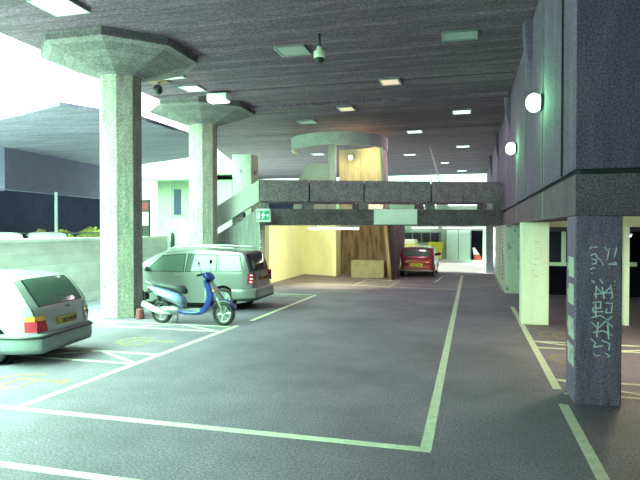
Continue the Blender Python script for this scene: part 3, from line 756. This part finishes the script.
# --- silver people carrier
prof=[(.06,.26),(.0,.36),(-.01,.50),(.02,.66),(.05,.85),(.10,1.05),(.17,1.28),(.27,1.50),(.40,1.585),(.8,1.625),(1.5,1.65),(2.2,1.64),(2.7,1.57),(3.15,1.35),(3.5,1.12),(3.75,1.02),(4.05,.93),(4.27,.80),(4.36,.62),(4.38,.42),(4.32,.26)]
c=Car('people_carrier','silver people carrier with roof rails parked behind the blue scooter',(-5.52,14.72,0),PI+.04,4.38,1.78,1.65,1.02,prof,(.86,3.5),.31,m_silver,m_glass,.15)
ub,ut=c.u_at_z(1.06),c.u_at_z(1.50)
finish(c,[(((.33,1.07),(.98,1.06),(.98,1.47),(.42,1.47)),m_glass),(((1.06,1.05),(1.92,1.04),(1.86,1.49),(1.06,1.48)),m_glassl),(((2.0,1.04),(3.12,1.04),(2.62,1.44),(1.98,1.49)),m_glassl)],
       (ub,ut,.84,m_glass),None,None,None,mir=(3.05,1.1),handles=((1.2,.92),(2.15,.92)))
for sg in (-1,1):
    ul,uh=c.u_at_z(.72),c.u_at_z(1.0)
    k=c.strip(ul,uh,sg*.72,sg*1.0,.012,8,6); k.grid(lambda a,b: (0.045+.14*a, sg*(c.w(.045+.14*a,.72+.28*b)+.012), .72+.28*b),6,6); o=k.build('tail_lamp', m_redl, c.t, smooth=True)
    for zz in (.765,.86,.955): MB().ball((.10,sg*(c.w(.10,zz)+.012),zz),.03,2.2,.5,.8,12).build('lamp_lens', m_clear, o, smooth=True)
    pts=[(.5,sg*(c.w(.5,1.58)-.02),1.615),(.65,sg*(c.w(.65,1.6)-.02),1.67),(1.5,sg*(c.w(1.5,1.6)-.03),1.70),(2.3,sg*(c.w(2.3,1.6)-.03),1.68),(2.5,sg*(c.w(2.5,1.58)-.02),1.62)]
    MB().tube(pts,.02,8).build('roof_rail', m_alloy, c.t, smooth=True)
    c.side([(.9,.50),(3.4,.50),(3.4,.54),(.9,.54)],sg,.012).build('side_moulding', m_silver, c.t)
k=c.strip(c.u_at_z(.62),c.u_at_z(1.52),-.78,.78,.003,14,12); 
c.band(.6,.28,.60,.045).build('rear_bumper', m_silver, c.t, smooth=True)
c.band(.5,.28,.36,.05).build('bumper_strip', m_seal, c.t, smooth=True)
c.band(3.6,.28,.56,.04,False).build('front_bumper', m_silver, c.t, smooth=True)
MB().box(-.02,.06,-.26,.26,.78,.89).build('number_plate', m_plate, c.t)
k=MB(); plate_text(k,-.0205,-.23,.80); k.build('plate_characters', m_seal, c.t)
MB().lathe([(0,0),(.045,0),(.045,.01),(0,.012)],Matrix.Translation((.055,0,.97))@Matrix.Rotation(-PI/2,4,'Y'),20).build('round_badge', m_alloy, c.t)
MB().tube([(.12,-.3,1.08),(.13,-.1,1.13),(.15,.2,1.15)],.01,5).build('rear_wiper', m_seal, c.t)
k=c.strip(c.u_at_z(1.2,False),c.u_at_z(1.56,False),-.8,.8,.010); k.build('windscreen', m_glassl, c.t, smooth=True)

# --- red hatchback, seen from behind
prof=[(.03,.24),(-.03,.34),(-.03,.50),(.02,.66),(.06,.84),(.14,.93),(.26,1.10),(.42,1.28),(.58,1.35),(1.0,1.38),(1.5,1.385),(1.95,1.34),(2.35,1.15),(2.65,.96),(3.0,.88),(3.4,.78),(3.6,.62),(3.65,.42),(3.6,.24)]
c=Car('hatchback_car','red hatchback with yellow rear plate parked beyond the footbridge',(-2.36,26.0,0),PI/2,3.65,1.62,1.39,.90,prof,(.55,2.95),.28,m_redp,m_glass)
ub,ut=c.u_at_z(.95),c.u_at_z(1.29)
finish(c,[(((.45,.93),(1.2,.93),(1.2,1.25),(.6,1.25)),m_glass),(((1.28,.93),(2.35,.93),(2.0,1.24),(1.28,1.27)),m_glass)],(ub,ut,.80,m_glassl),None,None,None,mir=(2.2,.98),handles=((1.45,.82),))
for sg in (-1,1):
    k=c.strip(c.u_at_z(.66),c.u_at_z(.80),sg*.62,sg*.99,.012,6,6); k.build('tail_lamp', m_redl, c.t, smooth=True)
    k=c.strip(c.u_at_z(.66),c.u_at_z(.70),sg*.62,sg*.80,.016,4,6); k.build('reverse_lamp', m_clear, c.t, smooth=True)
c.band(.6,.26,.50,.05).build('rear_bumper', m_redp, c.t, smooth=True)
c.band(.55,.26,.35,.055).build('bumper_strip', mat('grey_valance',(.35,.33,.34),.6), c.t, smooth=True)
c.band(3.0,.26,.52,.04,False).build('front_bumper', m_seal, c.t, smooth=True)
MB().box(-.095,-.0,-.29,.29,.49,.62).build('number_plate', mat('bright_plate',(.85,.62,.03),.5), c.t)
k=MB(); plate_text(k,-.0955,-.25,.515,8); k.build('plate_characters', m_seal, c.t)

# --- parked van + car roofs beyond the left wall (background)
prof=[(.02,.3),(0,.6),(.02,1.2),(.15,1.85),(.4,1.95),(1.5,2.0),(2.8,1.98),(3.3,1.8),(3.9,1.15),(4.4,1.0),(4.6,.7),(4.6,.3)]
c=Car('white_van','rounded white van standing in the glare right of the notice board',(-23.5,36.2,0),-2.6,4.6,1.9,2.0,1.15,prof,(.9,3.7),.33,mat('white_van_paint',(.8,.82,.84),.3,0,coat=.5),m_glass,.12)
c.strip(c.u_at_z(1.25,False),c.u_at_z(1.8,False),-.8,.8,.012).build('windscreen', m_glass, c.t, smooth=True)
for x,y,lab in ((-16.3,16.6,'pale blue car roof showing above the left wall, leftmost'),(-17.3,20.2,'pale car roof showing above the left wall beside the thin deck post')):
    prof=[(.02,.24),(-.02,.36),(-.01,.50),(.02,.66),(.05,.82),(.09,.93),(.23,1.13),(.38,1.31),(.52,1.385),(1.0,1.425),(1.6,1.44),(2.2,1.42),(2.65,1.32),(3.05,1.10),(3.32,.95),(3.7,.90),(4.0,.82),(4.2,.70),(4.27,.55),(4.27,.38),(4.2,.24)]
    c=Car('parked_car',lab,(x,y,.62),2.35,4.27,1.68,1.44,.92,prof,(.82,3.42),.30,m_silver2,m_glass)
    for sg in (-1,1): c.side(((1.22,.96),(2.9,.96),(2.5,1.28),(.7,1.28)),sg,.01).build('side_window', m_glass, c.t)

# ------------------------------------------------------------------ scooter
sc=thing('motor_scooter','blue and silver motor scooter parked beside the silver people carrier','scooter',(-6.86,11.62,0),math.radians(3))
sc.scale=(1.11,1.13,1.13)
m_blue=mat('blue_plastic',(.015,.04,.26),.3,.1,coat=.5); m_bluel=mat('pale_blue_plastic',(.25,.30,.55),.35,coat=.4)
m_silp=mat('silver_plastic',(.30,.30,.34),.35,.3,coat=.3); m_seat=mat('seat_vinyl',(.045,.05,.06),.45)
WB=1.36; R=.235
def swheel(x,tyre):
    M=Matrix.Translation((x,0,R))@Matrix.Rotation(PI/2,4,'X')
    k=MB(); k.lathe([(R*.70,-.045),(R*.85,-.058),(R*.97,-.04),(R,0),(R*.97,.04),(R*.85,.058),(R*.70,.045)],M,32,True)
    wh=k.build('wheel',m_black,sc,smooth=True)
    k=MB(); k.lathe([(R*.72,-.04),(R*.74,-.045),(R*.66,-.03),(R*.66,.03),(R*.74,.045),(R*.72,.04)],M,32,True)
    for q in range(6):
        a=2*PI*q/6; k.tube([M@Vector((.03*math.cos(a),.03*math.sin(a),0)),M@Vector((R*.68*math.cos(a+.15),R*.68*math.sin(a+.15),0))],.014,6)
    k.lathe([(.001,-.05),(.04,-.05),(.04,.05),(.001,.05)],M,16)
    k.build('rim',m_alloy,wh)
    return M
swheel(0,0); M=swheel(WB,0)
k=MB(); k.lathe([(.001,-.062),(.10,-.062),(.10,-.056),(.001,-.056)],Matrix.Translation((WB,0,R))@Matrix.Rotation(PI/2,4,'X'),24); k.build('brake_disc',m_metal,sc)
# loft helper: stations (x,zc,halfheight,halfwidth)
def loft(sts,n=14,p=2.4):
    k=MB(); rings=[]
    for x,z,h,w in sts:
        rg=[]
        for i in range(n):
            a=2*PI*i/n; c_,s_=math.cos(a),math.sin(a)
            rg.append(k.bm.verts.new((x, w*math.copysign(abs(c_)**(2/p),c_), z+h*math.copysign(abs(s_)**(2/p),s_))))
        rings.append(rg)
    for a,b in zip(rings,rings[1:]):
        for i in range(n): k.bm.faces.new((a[i],a[(i+1)%n],b[(i+1)%n],b[i]))
    k.bm.faces.new(rings[0][::-1]); k.bm.faces.new(rings[-1]); return k
loft([(-.30,.74,.015,.05),(-.18,.70,.06,.11),(.0,.64,.10,.15),(.2,.57,.12,.165),(.40,.50,.13,.16),(.50,.42,.12,.12)]).build('rear_body',m_bluel,sc,smooth=True)
loft([(-.10,.62,.03,.165),(.05,.60,.055,.175),(.25,.53,.07,.18),(.42,.46,.06,.17),(.5,.42,.02,.14)]).build('side_panel',m_silp,sc,smooth=True)
loft([(-.16,.80,.02,.09),(-.05,.795,.045,.13),(.15,.765,.06,.145),(.35,.73,.07,.14),(.48,.70,.085,.12),(.54,.66,.05,.08)]).build('seat',m_seat,sc,smooth=True)
MB().tube([(-.12,.10,.76),(-.30,.10,.86),(-.36,0,.87),(-.30,-.10,.86),(-.12,-.10,.76)],.013,8).build('grab_rail',m_alloy,sc,smooth=True)
loft([(.40,.27,.05,.12),(.55,.25,.055,.15),(.75,.245,.055,.16),(.90,.27,.06,.15),(1.0,.33,.06,.12)]).build('footboard',m_blue,sc,smooth=True)
MB().box(.5,.9,-.14,.14,.295,.31).build('foot_mat',m_silp,sc)
# leg shield
k=MB(); k.ext([(.86,-.16,.27),(.98,-.16,.24),(1.12,-.16,.40),(1.20,-.16,.60),(1.12,-.16,.80),(1.02,-.16,.93),(.96,-.16,.90),(1.02,-.16,.74),(1.04,-.16,.56),(.98,-.16,.40)],(0,.32,0)); k.build('leg_shield',m_blue,sc,bevel=.04,smooth=False,segs=3)
loft([(1.0,.62,.20,.15),(1.06,.66,.22,.16),(1.14,.66,.18,.14),(1.24,.60,.10,.10),(1.36,.52,.03,.05)]).build('front_panel',m_silp,sc,smooth=True)
k=MB()
for i in range(13):
    pass
def fender(a,b):
    t=math.radians(20+a*135); r=R+.04
    return (WB+r*math.cos(t), (b-.5)*.15, R+r*math.sin(t)+.01-.02*abs(b-.5))
k.grid(fender,12,6); k.build('front_mudguard',m_blue,sc,smooth=True,solid=.008)
k=MB()
def fender2(a,b):
    t=math.radians(60+a*110); r=R+.045
    return (r*math.cos(t), (b-.5)*.14, R+r*math.sin(t))
k.grid(fender2,10,6); k.build('rear_mudguard',m_black,sc,smooth=True,solid=.008)
for sg in (-1,1): MB().tube([(WB,sg*.075,R),(WB-.10,sg*.075,R+.27),(WB-.18,sg*.06,R+.38)],.022,8).build('fork_leg',m_alloy,sc,smooth=True)
MB().tube([(WB-.2,0,.55),(WB-.36,0,.98)],.03,8).build('steering_stem',m_black,sc)
loft([(.90,1.0,.03,.07),(.96,1.0,.07,.12),(1.05,.98,.08,.13),(1.12,.95,.06,.09),(1.15,.93,.02,.04)]).build('headlamp_cowl',m_blue,sc,smooth=True)
MB().tube([(.93,-.33,1.01),(.97,-.18,1.03),(1.0,0,1.02),(.97,.18,1.03),(.93,.33,1.01)],.014,8).build('handlebar',m_black,sc,smooth=True)
for sg in (-1,1):
    MB().tube([(.93,sg*.33,1.01),(.95,sg*.23,1.02)],.02,8).build('grip',m_black,sc)
    mi=MB(); mi.tube([(.97,sg*.2,1.03),(.97,sg*.26,1.14),(.95,sg*.29,1.22)],.007,6); mi=mi.build('mirror_stem',m_black,sc)
    MB().ball((.95,sg*.30,1.25),.055,.35,1.1,.8).build('mirror',m_clear if sg<0 else m_black,mi,smooth=True)
loft([(1.19,.60,.05,.06),(1.23,.60,.05,.09),(1.28,.585,.03,.06)]).build('headlamp',m_clear,sc,smooth=True)
for sg in (-1,1): MB().ball((1.17,sg*.11,.70),.035,1.3,.6,.8).build('turn_lamp',m_oran,sc,smooth=True)
MB().ball((-.28,0,.70),.05,.6,1.4,.8).build('tail_lamp',m_redl,sc,smooth=True)
MB().tube([(.25,-.12,.22),(.1,-.16,.24),(.0,-.17,.27),(-.34,-.18,.42)],.05,14,[.02,.03,.058,.062]).build('exhaust',m_clear,sc,smooth=True)
loft([(-.12,.26,.06,.05),(.05,.27,.09,.08),(.3,.28,.10,.10),(.48,.28,.07,.10)]).build('engine',m_metal,sc,smooth=True)
MB().tube([(-.05,.08,.30),(-.12,.06,.58)],.035,10).build('shock_absorber',m_black,sc)
k=MB(); k.tube([(.30,-.1,.2),(.25,-.17,.0)],.014); k.tube([(.30,.1,.2),(.25,.17,.0)],.014); k.tube([(.25,-.17,.02),(.18,-.19,.01)],.014); k.build('centre_stand',m_metal,sc)
k=MB(); k.box(-.36,-.34,-.09,.09,.48,.64); k.tube([(-.2,0,.66),(-.35,0,.6)],.02); k.build('number_plate',m_black,sc)
# small bag/box at the column foot
tag(MB().hull(octa(.11,z=0),octa(.08,z=.24)).build('traffic_stub',mat('dull_red_rubber',(.22,.06,.07),.8),bevel=.02,loc=(-7.72,12.05,0)),'small dull red stub beside the foot of the nearer flared column','stub')

# ------------------------------------------------------------------ light
w=bpy.data.worlds.new('World'); S.world=w; w.use_nodes=True
nt=w.node_tree; bg=nt.nodes['Background']
tc=nt.nodes.new('ShaderNodeTexCoord'); sp=nt.nodes.new('ShaderNodeSeparateXYZ'); nt.links.new(tc.outputs['Generated'],sp.inputs[0])
rp=nt.nodes.new('ShaderNodeValToRGB'); nt.links.new(sp.outputs['Z'],rp.inputs[0])
rp.color_ramp.elements[0].color=(.80,1,.86,1); rp.color_ramp.elements[1].color=(.62,1,.80,1)
dt=nt.nodes.new('ShaderNodeVectorMath'); dt.operation='DOT_PRODUCT'; dt.inputs[1].default_value=(-.25,-.40,.88)
nt.links.new(tc.outputs['Generated'],dt.inputs[0]); nt.links.new(dt.outputs['Value'],rp.inputs[0])
rp.color_ramp.elements[0].position=.35; rp.color_ramp.elements[1].position=1.0
rp.color_ramp.elements[0].color=(.008,.006,.010,1); rp.color_ramp.elements[1].color=(.45,1,.60,1)
d2=nt.nodes.new('ShaderNodeVectorMath'); d2.operation='DOT_PRODUCT'; d2.inputs[1].default_value=(-.6,.8,0)
nt.links.new(tc.outputs['Generated'],d2.inputs[0]); r2=nt.nodes.new('ShaderNodeMapRange'); r2.interpolation_type='SMOOTHSTEP'
r2.inputs['From Min'].default_value=.1; r2.inputs['From Max'].default_value=.7; nt.links.new(d2.outputs['Value'],r2.inputs['Value'])
v2=nt.nodes.new('ShaderNodeVectorMath'); v2.operation='SCALE'; v2.inputs[0].default_value=(.036,.038,.036); nt.links.new(r2.outputs[0],v2.inputs['Scale'])
v3=nt.nodes.new('ShaderNodeVectorMath'); v3.operation='ADD'; nt.links.new(rp.outputs[0],v3.inputs[0]); nt.links.new(v2.outputs[0],v3.inputs[1])
nt.links.new(v3.outputs[0],bg.inputs['Color']); bg.inputs['Strength'].default_value=50
sl=bpy.data.lights.new('sun','SUN'); sl.energy=7; sl.color=(1,.98,.86); sl.angle=math.radians(1)
so=bpy.data.objects.new('sun',sl); COL.objects.link(so)
d=Vector((math.cos(R_(21)),.0,-math.sin(R_(21)))); so.rotation_euler=d.to_track_quat('-Z','Y').to_euler(); so.location=(-30,30,20)
def pt(name,loc,col,e,r=.08):
    l=bpy.data.lights.new(name,'POINT'); l.energy=e; l.color=col; l.shadow_soft_size=r
    o=bpy.data.objects.new(name,l); COL.objects.link(o); o.location=loc; return o
pt('green_lamp_light',(.78,10.75,4.4),(.15,1,.3),40); pt('green_lamp_light',(.78,16.6,4.4),(.15,1,.3),32)
pt('warm_lamp_light',(-5.3,25.4,5.4),(1,.74,.32),75)
def area(name,loc,sx,sy,col,e,rz=0):
    l=bpy.data.lights.new(name,'AREA'); l.shape='RECTANGLE'; l.size=sx; l.size_y=sy; l.energy=e; l.color=col
    o=bpy.data.objects.new(name,l); COL.objects.link(o); o.location=loc; o.rotation_euler=(0,0,rz); return o
fl=area('fluorescent_light',(A.x+D.x*.29,A.y+D.y*.29+.2,2.15),1.9,.08,(1,1,.5),260,rz); fl.rotation_euler=(math.radians(58),0,rz)
for x,y,e in ((-2.3,16.7,60),(-.32,21.6,60),(-2.4,25.4,60),(-.38,30.5,50),(-3.4,33,50),(-4.3,20,50),(-7.9,9.4,40),(-8.3,15.9,40),(-1.5,10.5,60)):
    if (x,y)!=(-1.5,10.5): area('luminaire_light',(x,y,CZ-.09),.55,.55,(1,.70,.90),e)
area('hall_strip_light',(4.2,11.0,2.56),1.4,.1,(1,.93,.5),60); area('hall_strip_light',(2.7,10.4,2.53),.1,1.2,(1,.97,.6),70); area('hall_strip_light',(3.6,24,2.56),1.4,.1,(1,.9,.6),20)  # second one belongs to the strip added to brighten the white pillar

# ------------------------------------------------------------------ camera
cam=bpy.data.cameras.new('camera'); co=bpy.data.objects.new('camera',cam); COL.objects.link(co)
cam.sensor_width=36; cam.lens=36*564/640; cam.clip_end=300
co.location=(0,0,2.15); co.rotation_euler=(math.radians(90)-math.atan(10/564),0,math.atan(150/564))
S.camera=co
S.view_settings.view_transform='Standard'; S.view_settings.look='None'; S.view_settings.exposure=0; S.view_settings.gamma=1
